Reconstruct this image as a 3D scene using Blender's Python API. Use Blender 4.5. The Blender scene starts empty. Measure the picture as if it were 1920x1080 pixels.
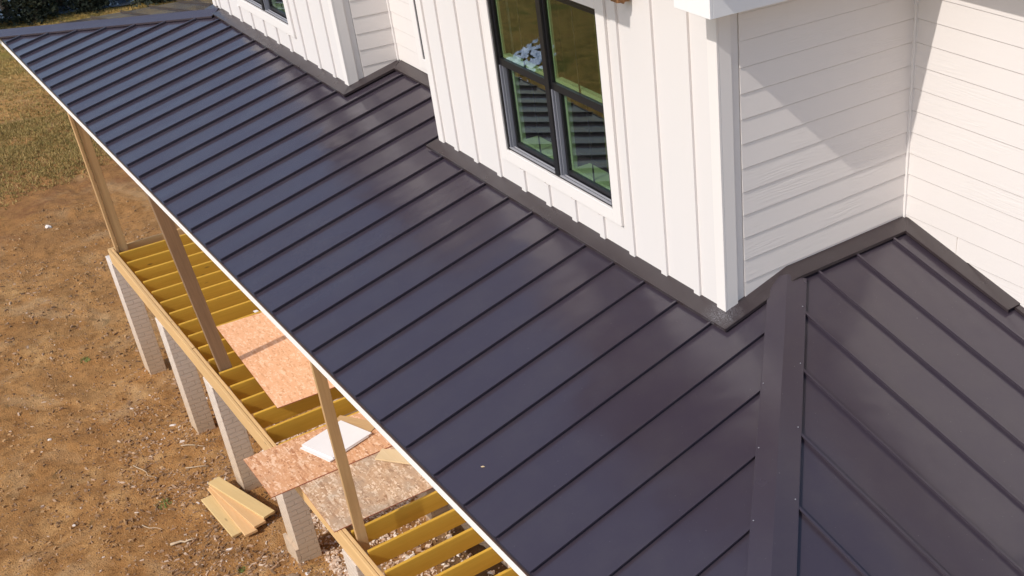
import bpy, bmesh, math, random
from mathutils import Vector, Matrix, noise
from math import radians as R
random.seed(7)
S = 0.4064                      # one roof panel (16 inches) in metres
ZO = 13.0
def W(x, y, z): return Vector((x*S, y*S, (z+ZO)*S))
scene = bpy.context.scene
XK, YB = -2.488, 5.368                          # window bay corner
COL = scene.collection

# ------------------------------------------------------------------ camera
cam_d = bpy.data.cameras.new('camera'); cam = bpy.data.objects.new('camera', cam_d); COL.objects.link(cam)
cam_d.sensor_width = 36; cam_d.lens = 2120.257/1920*36
cam_d.shift_x = (960-1454.155)/1920; cam_d.shift_y = (608.163-540)/1920
cam_d.clip_start = .1; cam_d.clip_end = 6000
rr = [(0.6618654120604346, 0.7495909791165306, -0.006894950702656111), (0.38700419371638206, -0.349561042192454, -0.8532495718295197), (-0.6419983881319362, 0.5620680046119388, -0.52145721572105)]
m = Matrix.Identity(4)
for i in range(3):
    m[i][0] = rr[0][i]; m[i][1] = -rr[1][i]; m[i][2] = -rr[2][i]
m.translation = W(10.997512894996174, -5.319792793469472, 11.700115634211237)
cam.matrix_world = m
scene.camera = cam

# ------------------------------------------------------------------ light
SUN = Vector((-.19, 1.0, -.98)).normalized()          # the way sunlight travels
to = -SUN
elev = math.asin(to.z); azi = math.atan2(to.x, to.y)   # clockwise from +Y
world = bpy.data.worlds.new('World'); scene.world = world; world.use_nodes = True
wn = world.node_tree.nodes; wl = world.node_tree.links
wn.clear()
sky = wn.new('ShaderNodeTexSky'); sky.sky_type = 'NISHITA'; sky.sun_disc = False
sky.sun_elevation = elev; sky.sun_rotation = azi; sky.air_density = 1.0; sky.dust_density = 1.3; sky.ozone_density = .7
bg = wn.new('ShaderNodeBackground'); bg.inputs[1].default_value = 0.14
wo = wn.new('ShaderNodeOutputWorld'); wl.new(sky.outputs[0], bg.inputs[0]); wl.new(bg.outputs[0], wo.inputs[0])
sd = bpy.data.lights.new('sun', 'SUN'); sd.energy = 2.35; sd.angle = R(.55); sd.color = (1, .96, .905)
so = bpy.data.objects.new('sun', sd); COL.objects.link(so)
so.rotation_mode = 'QUATERNION'; so.rotation_quaternion = to.to_track_quat('Z', 'Y'); so.location = W(0, -40, 40)
scene.view_settings.view_transform = 'Standard'; scene.view_settings.look = 'None'
scene.view_settings.exposure = 0.35; scene.view_settings.gamma = 1

# ------------------------------------------------------------------ materials
class NT:
    def __init__(s, name):
        s.m = bpy.data.materials.new(name); s.m.use_nodes = True
        s.n = s.m.node_tree.nodes; s.l = s.m.node_tree.links
        s.b = s.n['Principled BSDF']
    def node(s, t, **k):
        n = s.n.new(t)
        for a, v in k.items():
            if a == 'ins':
                for i, x in v.items():
                    if isinstance(x, bpy.types.NodeSocket): s.l.new(x, n.inputs[i])
                    else: n.inputs[i].default_value = x
            else: setattr(n, a, v)
        return n
    def coord(s, scale=(1, 1, 1), world=True, rot=(0, 0, 0)):
        if world: c = s.node('ShaderNodeNewGeometry').outputs['Position']
        else: c = s.node('ShaderNodeTexCoord').outputs['Object']
        mp = s.node('ShaderNodeMapping', ins={'Vector': c, 'Scale': scale, 'Rotation': rot})
        return mp.outputs[0]
    def noise(s, vec, scale, detail=4, rough=.55, dist=0):
        return s.node('ShaderNodeTexNoise', ins={'Vector': vec, 'Scale': scale, 'Detail': detail, 'Roughness': rough, 'Distortion': dist}).outputs[0]
    def ramp(s, fac, stops):
        r = s.node('ShaderNodeValToRGB'); s.l.new(fac, r.inputs[0]); e = r.color_ramp.elements
        while len(e) < len(stops): e.new(.5)
        for i, (p, c) in enumerate(stops):
            e[i].position = p; e[i].color = (*c, 1) if len(c) == 3 else c
        return r.outputs[0]
    def gray(s, fac, a, b, va=0., vb=1.):
        return s.ramp(fac, [(a, (va,)*3), (b, (vb,)*3)])
    def mix(s, fac, a, b, mode='MIX'):
        n = s.node('ShaderNodeMix', data_type='RGBA', blend_type=mode)
        for i, x in ((0, fac), (6, a), (7, b)):
            if isinstance(x, bpy.types.NodeSocket): s.l.new(x, n.inputs[i])
            elif i == 0: n.inputs[0].default_value = x
            else: n.inputs[i].default_value = (*x, 1) if len(x) == 3 else x
        return n.outputs[2]
    def math(s, op, a, b=0.):
        n = s.node('ShaderNodeMath', operation=op)
        for i, x in ((0, a), (1, b)):
            if isinstance(x, bpy.types.NodeSocket): s.l.new(x, n.inputs[i])
            else: n.inputs[i].default_value = x
        return n.outputs[0]
    def bump(s, h, strength=.3, dist=.01, normal=None):
        n = s.node('ShaderNodeBump', ins={'Height': h, 'Strength': strength, 'Distance': dist})
        if normal is not None: s.l.new(normal, n.inputs['Normal'])
        return n.outputs[0]
    def out(s, col=None, rough=None, normal=None, **k):
        b = s.b
        for sock, v in (('Base Color', col), ('Roughness', rough), ('Normal', normal)):
            if v is None: continue
            if isinstance(v, bpy.types.NodeSocket): s.l.new(v, b.inputs[sock])
            elif sock == 'Base Color': b.inputs[sock].default_value = (*v, 1)
            else: b.inputs[sock].default_value = v
        for kk, v in k.items(): b.inputs[kk.replace('_', ' ')].default_value = v
        return s.m

def mat_paint(name, base, grain):
    t = NT(name)
    if grain == 'lap':
        n1 = t.noise(t.coord((1.6, 1.6, 34)), 1.0, 5, .6, 1.6)
        w = t.node('ShaderNodeTexWave', wave_type='BANDS', bands_direction='Z', ins={'Vector': t.coord((.22, .22, 3.2)), 'Scale': 3.4, 'Distortion': 24., 'Detail': 3., 'Detail Scale': .9, 'Detail Roughness': .6}).outputs[1]
        h = t.mix(.55, n1, w)
        msk = t.gray(t.noise(t.coord((.8, .8, 2.4)), 1.5, 2),   .52, .66)
        h = t.mix(msk, t.mix(.86, h, (.5, .5, .5)), h)
        nb = t.bump(h, .52, .003)
    elif grain == 'trim':
        h = t.noise(t.coord((60, 60, 9)), 1.0, 3, .6); nb = t.bump(h, .3, .002)
    else:
        h = t.noise(t.coord((1, 1, 1)), 150, 3, .7); nb = t.bump(h, .16, .0015)
    v = t.noise(t.coord((1, 1, .35)), 1.3, 5, .6)
    dirt = t.gray(t.noise(t.coord((2, 2, .6)), 3., 6, .65), .62, .85)
    c = t.mix(v, tuple(q*.965 for q in base), tuple(min(1, q*1.02) for q in base))
    c = t.mix(t.math('MULTIPLY', dirt, .10), c, (.45, .38, .3))
    return t.out(c, .62, nb, Specular_IOR_Level=.35)
WHITE = (.74, .69, .66)
M = {}
M['panel'] = mat_paint('painted_smooth_board', WHITE, 'smooth')
M['lap'] = mat_paint('painted_lap_siding', (.76, .70, .66), 'lap')
M['trim'] = mat_paint('painted_trim', (.79, .735, .695), 'trim')
M['fascia'] = mat_paint('white_fascia', (.83, .80, .775), 'trim')

def mat_metal(name, base, rough=.33, can=.5):
    t = NT(name)
    n1 = t.noise(t.coord((1.2, .8, 1)), 1.1, 3, .5)
    nb = t.bump(n1, can, .028)
    n2 = t.noise(t.coord(), 900, 2, .5)
    nb = t.bump(n2, .06, .0006, nb)
    dust = t.gray(t.noise(t.coord((1, 1, 1)), 2.2, 7, .7), .45, .8)
    scuff = t.math('MULTIPLY', t.gray(t.noise(t.coord((1, 1, 1)), 3.1, 3), .56, .66), t.gray(t.noise(t.coord((6, 9, 6)), 9., 5, .8, 2.), .60, .70))
    speck = t.gray(t.noise(t.coord(), 70, 2, .5), .74, .80)
    c = t.mix(t.math('MULTIPLY', dust, .3), base, (.075, .062, .06))
    c = t.mix(t.math('MULTIPLY', speck, .25), c, (.35, .32, .3))
    if 'flash' in name:
        dk = t.node('ShaderNodeVectorMath', operation='DISTANCE', ins={0: t.node('ShaderNodeNewGeometry').outputs['Position'], 1: tuple(W(XK-.02, YB-.12, 1.46))}).outputs['Value']
        near = t.math('MULTIPLY', t.gray(dk, .03, .17, 1., 0.), t.gray(t.noise(t.coord((1, 2.5, 1)), 38., 5, .7, 2.5), .50, .62))
        c = t.mix(t.math('MULTIPLY', scuff, .5), c, (.42, .40, .42))
        c = t.mix(t.math('MULTIPLY', near, .36), c, (.62, .62, .66))
    r = t.gray(t.noise(t.coord((1, 1, 1)), 1.7, 5, .6), .3, .75, rough-.05, rough+.08)
    return t.out(c, r, nb, Specular_IOR_Level=.7)
M['metal'] = mat_metal('dark_standing_seam_metal', (.045, .034, .045), .18, .75)
M['flash'] = mat_metal('dark_flashing_metal', (.036, .0245, .0255), .30, .3)
M['capm'] = mat_metal('hip_cap_metal', (.048, .036, .046), .22, .2)

def mat_wood(name, c1, c2, knots=.6, rough=.75):
    t = NT(name)
    rnd = t.node('ShaderNodeObjectInfo').outputs['Random']
    cc = t.node('ShaderNodeTexCoord').outputs['Object']
    off = t.node('ShaderNodeCombineXYZ', ins={0: t.math('MULTIPLY', rnd, 37.), 1: t.math('MULTIPLY', rnd, 11.), 2: t.math('MULTIPLY', rnd, 23.)}).outputs[0]
    va = t.node('ShaderNodeVectorMath', operation='ADD', ins={0: cc, 1: off}).outputs[0]
    mp = lambda sc: t.node('ShaderNodeMapping', ins={'Vector': va, 'Scale': sc}).outputs[0]
    g = t.noise(mp((1.2, 26, 26)), 1., 5, .6, 1.2)
    g2 = t.noise(mp((.8, 4, 4)), 1., 4, .6)
    c = t.mix(t.gray(g, .3, .7), c1, c2)
    c = t.mix(t.math('MULTIPLY', t.gray(g2, .35, .7), .45), c, tuple(q*.72 for q in c1))
    vo = t.node('ShaderNodeTexVoronoi', ins={'Vector': mp((1.0, 3.4, 3.4)), 'Scale': 1.25, 'Randomness': 1.}).outputs['Distance']
    k = t.gray(vo, .03, .07, 1., 0.)
    c = t.mix(t.math('MULTIPLY', k, knots), c, (.07, .04, .015))
    c = t.mix(t.math('MULTIPLY', rnd, .34), c, tuple(q*.66 for q in c2))
    return t.out(c, rough, t.bump(g, .35, .002))
M['treated'] = mat_wood('treated_pine', (.68, .42, .17), (.78, .50, .23), .8)
M['joistm'] = mat_wood('treated_joist_pine', (.62, .345, .028), (.72, .41, .045), .75)
M['stud'] = mat_wood('weathered_stud', (.50, .30, .13), (.60, .38, .18), .7)
M['old'] = mat_wood('grey_brown_plank', (.23, .135, .07), (.34, .205, .11), .95)
M['plank'] = mat_wood('yellow_pine_plank', (.70, .47, .19), (.78, .56, .26), .5)
M['orange'] = mat_wood('orange_pine_plank', (.72, .42, .17), (.80, .50, .24), .6)
M['fresh'] = mat_wood('fresh_pale_pine', (.72, .52, .28), (.80, .60, .36), .3)
M['bracketw'] = mat_wood('stained_cedar', (.22, .10, .035), (.30, .14, .05), .5)
M['stickm'] = mat_wood('pale_dry_stick', (.5, .36, .22), (.6, .45, .3), .1)

def mat_osb(name, c1, c2, c3, stain=0.):
    t = NT(name)
    cc = t.coord((1, 1, 1), False)
    wv = t.noise(cc, 7, 2)
    ds = t.node('ShaderNodeVectorMath', operation='MULTIPLY_ADD', ins={0: t.node('ShaderNodeTexNoise', ins={'Vector': cc, 'Scale': 5.}).outputs[1], 1: (.022, .022, 0), 2: cc}).outputs[0]
    def fl(rot, sc):
        mp = t.node('ShaderNodeMapping', ins={'Vector': ds, 'Rotation': (0, 0, rot), 'Scale': sc}).outputs[0]
        return t.node('ShaderNodeTexVoronoi', ins={'Vector': mp, 'Scale': 1.}).outputs
    a = fl(.2, (9, 44, 1)); b = fl(-.5, (8, 36, 1)); d = fl(1.1, (10, 40, 1))
    bw = lambda o: t.node('ShaderNodeSeparateColor', ins={0: o}).outputs[0]
    x = t.mix(t.gray(t.noise(cc, 24, 2), .47, .53), a['Color'], b['Color'])
    x = t.mix(t.gray(t.noise(cc, 17, 2), .54, .6), x, d['Color'])
    r = bw(x)
    c = t.ramp(r, [(0, c3), (.25, c1), (.6, c1), (.9, c2), (1, c2)])
    if stain:
        c = t.mix(t.math('MULTIPLY', t.gray(t.noise(cc, 2.4, 5, .6), .45, .65), stain), c, (.33, .27, .21))
    return t.out(c, .7, t.bump(r, .3, .002))
M['osb1'] = mat_osb('fresh_strand_board', (.80, .43, .23), (.90, .57, .36), (.66, .32, .15))
M['osb2'] = mat_osb('red_strand_board', (.66, .34, .17), (.82, .54, .35), (.42, .17, .07), .15)
M['osb3'] = mat_osb('weathered_strand_board', (.54, .34, .20), (.78, .60, .43), (.34, .18, .09), .5)
t = NT('osb_cut_edge'); M['osbedge'] = t.out((.42, .13, .07), .8)

def mat_brick(name):
    t = NT(name)
    g = t.node('ShaderNodeNewGeometry').outputs['Position']
    sp = t.node('ShaderNodeSeparateXYZ', ins={0: g})
    u = t.math('ADD', sp.outputs[0], sp.outputs[1])
    v = t.node('ShaderNodeCombineXYZ', ins={0: u, 1: sp.outputs[2], 2: 0.}).outputs[0]
    br = t.node('ShaderNodeTexBrick', ins={'Vector': v, 'Color1': (1, 1, 1, 1), 'Color2': (.86, .86, .86, 1), 'Mortar': (0, 0, 0, 1), 'Scale': 1., 'Mortar Size': .007, 'Mortar Smooth': .5, 'Brick Width': .2, 'Row Height': .076})
    n = t.noise(g, 40, 4, .65)
    h = t.mix(.12, br.outputs[0], n)
    c = t.mix(br.outputs[0], (.70, .61, .53), (.73, .645, .57))
    c = t.mix(t.gray(n, .55, .8), c, (.64, .57, .50))
    # soil splash and warm bounce light painted on the foot of the masonry
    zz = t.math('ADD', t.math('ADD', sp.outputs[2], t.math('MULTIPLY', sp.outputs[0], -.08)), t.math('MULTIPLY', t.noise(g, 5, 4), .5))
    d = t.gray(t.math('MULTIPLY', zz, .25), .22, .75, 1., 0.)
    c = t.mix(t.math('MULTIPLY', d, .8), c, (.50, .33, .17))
    return t.out(c, .85, t.bump(h, .9, .012))
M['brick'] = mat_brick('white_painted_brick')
M['concrete'] = NT('grey_concrete').out((.42, .38, .34), .9)
t = NT('bright_rivet'); M['rivet'] = t.out((.34, .33, .35), .4)
t = NT('black_window_frame'); M['black'] = t.out((.014, .013, .015), .32)
t = NT('grey_jamb_liner'); M['jamb'] = t.out((.22, .22, .25), .4)
t = NT('bright_aluminium_sill'); M['alu'] = t.out((.35, .34, .36), .4)
t = NT('pale_green_inner_frame'); M['green'] = t.out((.38, .47, .27), .6)
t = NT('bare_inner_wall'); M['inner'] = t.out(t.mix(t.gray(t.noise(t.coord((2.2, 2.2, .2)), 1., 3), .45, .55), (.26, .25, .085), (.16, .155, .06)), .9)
t = NT('soffit_board'); M['soffit'] = t.out((.72, .66, .60), .7)
t = NT('white_panel'); M['wpanel'] = t.out(t.mix(t.noise(t.coord(), 6, 4), (.78, .74, .71), (.84, .81, .79)), .5)
t = NT('reflection_helper_sheet'); M['sheet'] = t.out(t.mix(t.noise(t.coord(), 3, 4), (.42, .50, .68), (.74, .80, .92)), .35)  # sky-blue tones for the sheet added for the window reflection
# glass: clear with real reflection
t = NT('window_glass')
fc = t.node('ShaderNodeLayerWeight', ins={'Blend': .5}).outputs['Facing']
fr = t.math('ADD', t.math('MULTIPLY', t.math('POWER', fc, 3.), .95), .05)
tr = t.node('ShaderNodeBsdfTransparent', ins={0: (.80, .86, .80, 1)}).outputs[0]
nb = t.bump(t.noise(t.coord(), 2.2, 2), .03, .01)
gl = t.node('ShaderNodeBsdfGlossy', ins={0: (1, 1, 1, 1), 'Roughness': .012, 'Normal': nb}).outputs[0]
mx = t.node('ShaderNodeMixShader', ins={0: fr, 1: tr, 2: gl})
t.l.new(mx.outputs[0], t.n['Material Output'].inputs[0]); M['glass'] = t.m

# ground
def mat_ground():
    t = NT('dirt_and_dry_grass')
    P = t.node('ShaderNodeNewGeometry').outputs['Position']
    sp = t.node('ShaderNodeSeparateXYZ', ins={0: P})
    big = t.noise(P, .28, 4, .6); mid = t.noise(P, 1.5, 8, .68, .6); fine = t.noise(P, 9, 7, .7); vf = t.noise(P, 45, 4, .7)
    c = t.ramp(mid, [(.30, (.30, .132, .040)), (.42, (.44, .212, .070)), (.56, (.53, .27, .095)), (.70, (.66, .38, .155))])
    c = t.mix(t.math('MULTIPLY', t.gray(fine, .50, .62), .55), c, (.20, .095, .032))
    c = t.mix(t.math('MULTIPLY', t.gray(vf, .60, .74), .45), c, (.58, .36, .16))
    c = t.mix(t.math('MULTIPLY', t.gray(vf, .30, .42, 1., 0.), .5), c, (.13, .065, .022))
    c = t.mix(t.math('MULTIPLY', t.gray(t.noise(P, 2.6, 6, .7, 1.), .60, .68), .6), c, (.10, .075, .028))
    pt = t.noise(P, .55, 5, .6, 1.2)
    c = t.mix(t.math('MULTIPLY', t.gray(pt, .52, .64), .45), c, (.60, .39, .20))
    c = t.mix(t.math('MULTIPLY', t.gray(pt, .36, .46, 1., 0.), .4), c, (.24, .125, .05))
    # reddish clay between the lawn and the bare dirt
    xr = t.math('ADD', sp.outputs[0], t.math('MULTIPLY', big, 9.))
    red = t.math('MULTIPLY', t.gray(t.math('MULTIPLY', t.math('ADD', xr, 30.), 1/30.), .24, .32), t.gray(t.math('MULTIPLY', t.math('ADD', xr, 30.), 1/30.), .40, .50, 1., 0.))
    c = t.mix(t.math('MULTIPLY', t.math('MULTIPLY', red, t.gray(mid, .4, .6)), .75), c, (.22, .085, .032))
    # dry lawn
    gm = t.gray(t.math('ADD', t.math('MULTIPLY', t.math('ADD', xr, 30.), 1/30.), t.math('MULTIPLY', mid, .34)), .10, .38, 1., 0.)
    gc = t.ramp(t.noise(P, 2.2, 6, .68), [(.30, (.19, .13, .028)), (.44, (.33, .21, .052)), (.56, (.46, .29, .080)), (.70, (.36, .165, .048))])
    gc = t.mix(t.math('MULTIPLY', t.gray(t.noise(P, .75, 4, .6), .56, .68), .7), gc, (.105, .135, .022))
    gc = t.mix(t.math('MULTIPLY', t.gray(fine, .5, .65), .45), gc, (.09, .065, .022))
    c = t.mix(gm, c, gc)
    far = t.gray(t.math('MULTIPLY', t.math('ADD', sp.outputs[1], 9.), .25), 0., .6, 1., 0.)
    c = t.mix(far, c, t.mix(.35, gc, (.16, .14, .035)))
    # darker brown ground far under the deck
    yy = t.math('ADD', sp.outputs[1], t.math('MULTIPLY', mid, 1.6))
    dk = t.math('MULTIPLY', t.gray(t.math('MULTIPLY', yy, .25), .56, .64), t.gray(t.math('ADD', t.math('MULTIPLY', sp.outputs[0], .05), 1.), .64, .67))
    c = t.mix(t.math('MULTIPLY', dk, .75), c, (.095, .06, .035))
    h = t.mix(.45, t.mix(.5, mid, fine), vf)
    return t.out(c, .95, t.bump(h, 1., .09), Specular_IOR_Level=.15)
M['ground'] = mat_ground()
def mat_island(name, stops, rough=.85):
    t = NT(name)
    r = t.node('ShaderNodeNewGeometry').outputs['Random Per Island']
    return t.out(t.ramp(r, stops), rough)
M['chips'] = mat_island('wood_and_stone_bits', [(0, (.13, .07, .03)), (.35, (.24, .135, .065)), (.65, (.36, .215, .12)), (.88, (.48, .32, .20)), (.97, (.62, .48, .36)), (1, (.78, .72, .66))])
M['clods'] = mat_island('soil_clods', [(0, (.19, .10, .04)), (.5, (.34, .19, .075)), (1, (.50, .30, .14))])
M['rubble'] = mat_island('pale_rubble', [(0, (.42, .27, .17)), (.4, (.62, .44, .31)), (.75, (.76, .60, .46)), (1, (.85, .76, .66))])
M['grass'] = mat_island('dry_grass_blades', [(0, (.15, .14, .03)), (.2, (.26, .19, .05)), (.55, (.40, .27, .08)), (.85, (.52, .36, .14)), (1, (.36, .19, .07))])
M['weed'] = mat_island('green_weed_leaves', [(0, (.11, .15, .03)), (1, (.20, .25, .06))])
M['leaf'] = mat_island('dark_evergreen_leaves', [(0, (.012, .018, .010)), (.6, (.025, .032, .014)), (1, (.05, .05, .02))])
M['bark'] = NT('bark').out((.06, .045, .035), .9)
t = NT('still_pond_water'); M['water'] = t.out((.10, .13, .17), .06, t.bump(t.noise(t.coord(), 1.2, 3), .15, .02))
M['shingle'] = NT('dark_upper_roof').out((.06, .055, .055), .6)

# ------------------------------------------------------------------ mesh helpers (units: panels)
class MB:
    def __init__(s): s.v = []; s.f = []; s.mi = []
    def hexa(s, p, mi=0):
        """p: 4 bottom corners counter-clockwise, 4 top corners"""
        b = len(s.v); s.v += [tuple(q) for q in p]
        for f in ((3, 2, 1, 0), (4, 5, 6, 7), (0, 1, 5, 4), (1, 2, 6, 5), (2, 3, 7, 6), (3, 0, 4, 7)):
            s.f.append(tuple(b+i for i in f)); s.mi.append(mi)
    def box(s, x0, x1, y0, y1, z0, z1, mi=0):
        s.hexa([(x0, y0, z0), (x1, y0, z0), (x1, y1, z0), (x0, y1, z0), (x0, y0, z1), (x1, y0, z1), (x1, y1, z1), (x0, y1, z1)], mi)
    def quad(s, a, b, c, d, mi=0):
        k = len(s.v); s.v += [tuple(a), tuple(b), tuple(c), tuple(d)]; s.f.append((k, k+1, k+2, k+3)); s.mi.append(mi)
    def poly(s, pts, mi=0):
        k = len(s.v); s.v += [tuple(a) for a in pts]; s.f.append(tuple(range(k, k+len(pts)))); s.mi.append(mi)
    def slab(s, pts, dz):
        """polygon (counter-clockwise from above) extruded down by dz"""
        n = len(pts); k = len(s.v)
        s.v += [tuple(p) for p in pts] + [(p[0], p[1], p[2]-dz) for p in pts]
        s.f.append(tuple(range(k, k+n))); s.mi.append(0)
        s.f.append(tuple(range(k+2*n-1, k+n-1, -1))); s.mi.append(0)
        for i in range(n):
            j = (i+1) % n; s.f.append((k+i, k+n+i, k+n+j, k+j)); s.mi.append(0)
    def build(s, name, mats, parent=None, origin=None, bevel=0, smooth=False, xf=None):
        """origin in panel units (top-level) ; children inherit their root's origin"""
        if origin is None: origin = parent['_o'] if parent is not None else (0, 0, 0)
        me = bpy.data.meshes.new(name)
        me.from_pydata([((x-origin[0])*S, (y-origin[1])*S, (z-origin[2])*S) for x, y, z in s.v], [], s.f)
        if not isinstance(mats, (list, tuple)): mats = [mats]
        for q in mats: me.materials.append(q)
        me.polygons.foreach_set('material_index', s.mi)
        if smooth: me.polygons.foreach_set('use_smooth', [True]*len(me.polygons))
        me.update()
        o = bpy.data.objects.new(name, me); COL.objects.link(o)
        ORIG[o.name] = origin
        if parent is not None: o.parent = parent
        else: o.location = W(*origin)
        o['_o'] = origin
        if bevel:
            b = o.modifiers.new('bevel', 'BEVEL'); b.width = bevel*S; b.segments = 1; b.limit_method = 'ANGLE'
        return o
ORIG = {}
def root(name, label, cat, o, group=None):
    e = bpy.data.objects.new(name, None); COL.objects.link(e); e.location = W(*o); e['_o'] = o; e.empty_display_size = .3
    e['label'] = label; e['category'] = cat
    if group: e['group'] = group
    return e
def tag(o, label=None, cat=None, group=None, kind=None):
    for k, v in (('label', label), ('category', cat), ('group', group), ('kind', kind)):
        if v: o[k] = v
    return o
def board_mesh(name, L, w, h, bev=.012, segs=6, jit=0.0):
    """board lying along local X, width along Y, thickness along Z (panel units)"""
    bm = bmesh.new()
    n = segs
    rings = []
    for i in range(n+1):
        x = -L/2+L*i/n
        j = [(random.uniform(-jit, jit)) for _ in range(2)]
        b = bev
        pr = [(-w/2+b, -h/2), (w/2-b, -h/2), (w/2, -h/2+b), (w/2, h/2-b), (w/2-b, h/2), (-w/2+b, h/2), (-w/2, h/2-b), (-w/2, -h/2+b)]
        rings.append([bm.verts.new((x*S, (y+j[0])*S, (z+j[1])*S)) for y, z in pr])
    for a, c in zip(rings, rings[1:]):
        for i in range(8):
            bm.faces.new((a[i], a[(i+1) % 8], c[(i+1) % 8], c[i]))
    bm.faces.new(rings[0][::-1]); bm.faces.new(rings[-1])
    bmesh.ops.recalc_face_normals(bm, faces=bm.faces)
    me = bpy.data.meshes.new(name); bm.to_mesh(me); bm.free()
    return me
def board(name, A, B, w, h, mat, parent=None, up=(0, 0, 1), me=None, **k):
    A = Vector(A); B = Vector(B); X = (B-A).normalized(); U = Vector(up); Y = U.cross(X).normalized(); Z = X.cross(Y)
    if me is None:
        me = board_mesh(name, (B-A).length, w, h, **k); me.materials.append(mat)
    o = bpy.data.objects.new(name, me); COL.objects.link(o)
    mm = Matrix.Identity(4)
    for i in range(3): mm[i][0] = X[i]; mm[i][1] = Y[i]; mm[i][2] = Z[i]
    c = (A+B)/2
    if parent is not None:
        po = Vector(parent['_o']); mm.translation = (c-po)*S; o.parent = parent; o['_o'] = tuple(c)
    else: mm.translation = W(*c); o['_o'] = tuple(c)
    o.matrix_local = mm if parent is not None else mm
    if parent is None: o.matrix_world = mm
    else: o.matrix_basis = mm
    return o

# ------------------------------------------------------------------ layout constants
MS = .257845                                   # porch roof pitch
XK, YB, YI = -2.488, 5.368, 9.938              # window bay corner, bay fronts, inner wall
XR0, XR1, YR = -18.35, -13.2, 6.85             # recess between the two bays
XL = -28.85
YH = 6.80; ZH = MS*YH; KH = .965                          # where the right hip meets the bay wall
def z1(y): return MS*y
def z2(x): return ZH-MS*KH*(x-XK)
EV = XK+YH/KH                                     # right eave x
CX0 = -36.0; HX, HY = -28.6, 5.07              # left hip
ML = MS*HY/(HX-CX0)
def zl(x): return ML*(x-CX0)
def gz(x, y):
    t_ = max(-34., min(-8., x)); z = -12.55 + .073*(t_+13)
    return z + (.0 if x > -34 else max(-.9, .012*(x+34)))

house = root('farmhouse', 'white farmhouse with dark standing seam metal porch roof and board and batten bays', 'house', (-10, 7, -12.6))

# ---- porch roof ----
rf = MB()
TH = .035
rf.slab([(CX0, 0, 0), (EV, 0, 0), (XK-.1, YH+.1, z1(YH+.1)), (XK-.1, YR+.1, z1(YR+.1)), (-26.0, YR+.1, z1(YR+.1)), (HX+.15, HY+.1, z1(HY+.1))], TH)
rf.slab([(EV, 0, z2(EV)), (EV, 22, z2(EV)), (XK-.1, 22, z2(XK-.1)), (XK-.1, YH+.1, z2(XK-.1))], TH)
rf.slab([(CX0, 0, 0), (HX+.1, HY+.05, zl(HX+.1)), (HX+.1, 22, zl(HX+.1)), (CX0, 22, 0)], TH)
SH, SW = .068, .011
def seam(a, b, side):
    """standing seam between two points on a plane; folded lip on one side"""
    A, B = Vector(a), Vector(b); d = (B-A).normalized(); up = Vector((0, 0, 1)); n = d.cross(up).normalized(); u = n.cross(d).normalized()
    if u.z < 0: u = -u
    w = n*SW; h = u*SH
    rf.hexa([A-w, B-w, B+w, A+w, A-w+h, B-w+h, B+w+h, A+w+h])
    l = n*(.036*side); t3 = u*.010; dn = u*.020; l2 = n*(.029*side)
    rf.hexa([A+h-t3, B+h-t3, B+l+h-t3, A+l+h-t3, A+h+u*.003, B+h+u*.003, B+l+h+u*.003, A+l+h+u*.003])
    rf.hexa([A+l2+h-dn, B+l2+h-dn, B+l+h-dn, A+l+h-dn, A+l2+h-t3, B+l2+h-t3, B+l+h-t3, A+l+h-t3])
def hipR(x): return YH-KH*(x-XK)                  # right hip y for x
for n_ in range(-33, 6):
    x = -1.5753+n_*.9998
    lo = 0.01
    hi = 5.1
    if XR0+.3 < x < XR1-.05: hi = YR-.28
    if x > XK-.2: hi = hipR(x)-.44
    lh = (x-CX0)*HY/(HX-CX0)-.30
    if x < HX+.3: hi = min(hi, lh)
    if hi > lo+.1: seam((x, lo, z1(lo)), (x, hi, z1(hi)), 1)
for k in range(-3, 14):
    y = 9.25-.99*k if k >= 0 else 9.25+.99*(-k)
    if y < .4: continue
    lo = XK+.28 if y > YH+.2 else XK+(YH-y)/KH+.44
    if y > YI-.3: lo = 3.0
    if lo < EV-.1: seam((lo, y, z2(lo)), (EV-.01, y, z2(EV-.01)), 1)
for k in range(20):
    y = 1.0+k*1.0
    hx = min(HX-.3, CX0+y*(HX-CX0)/HY-.42)
    if y > HY: hx = XL+.0
    if hx > CX0+.3: seam((CX0+.01, y, zl(CX0+.01)), (hx, y, zl(hx)), 1)
roof = rf.build('porch_roof', M['metal'], house)
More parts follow.
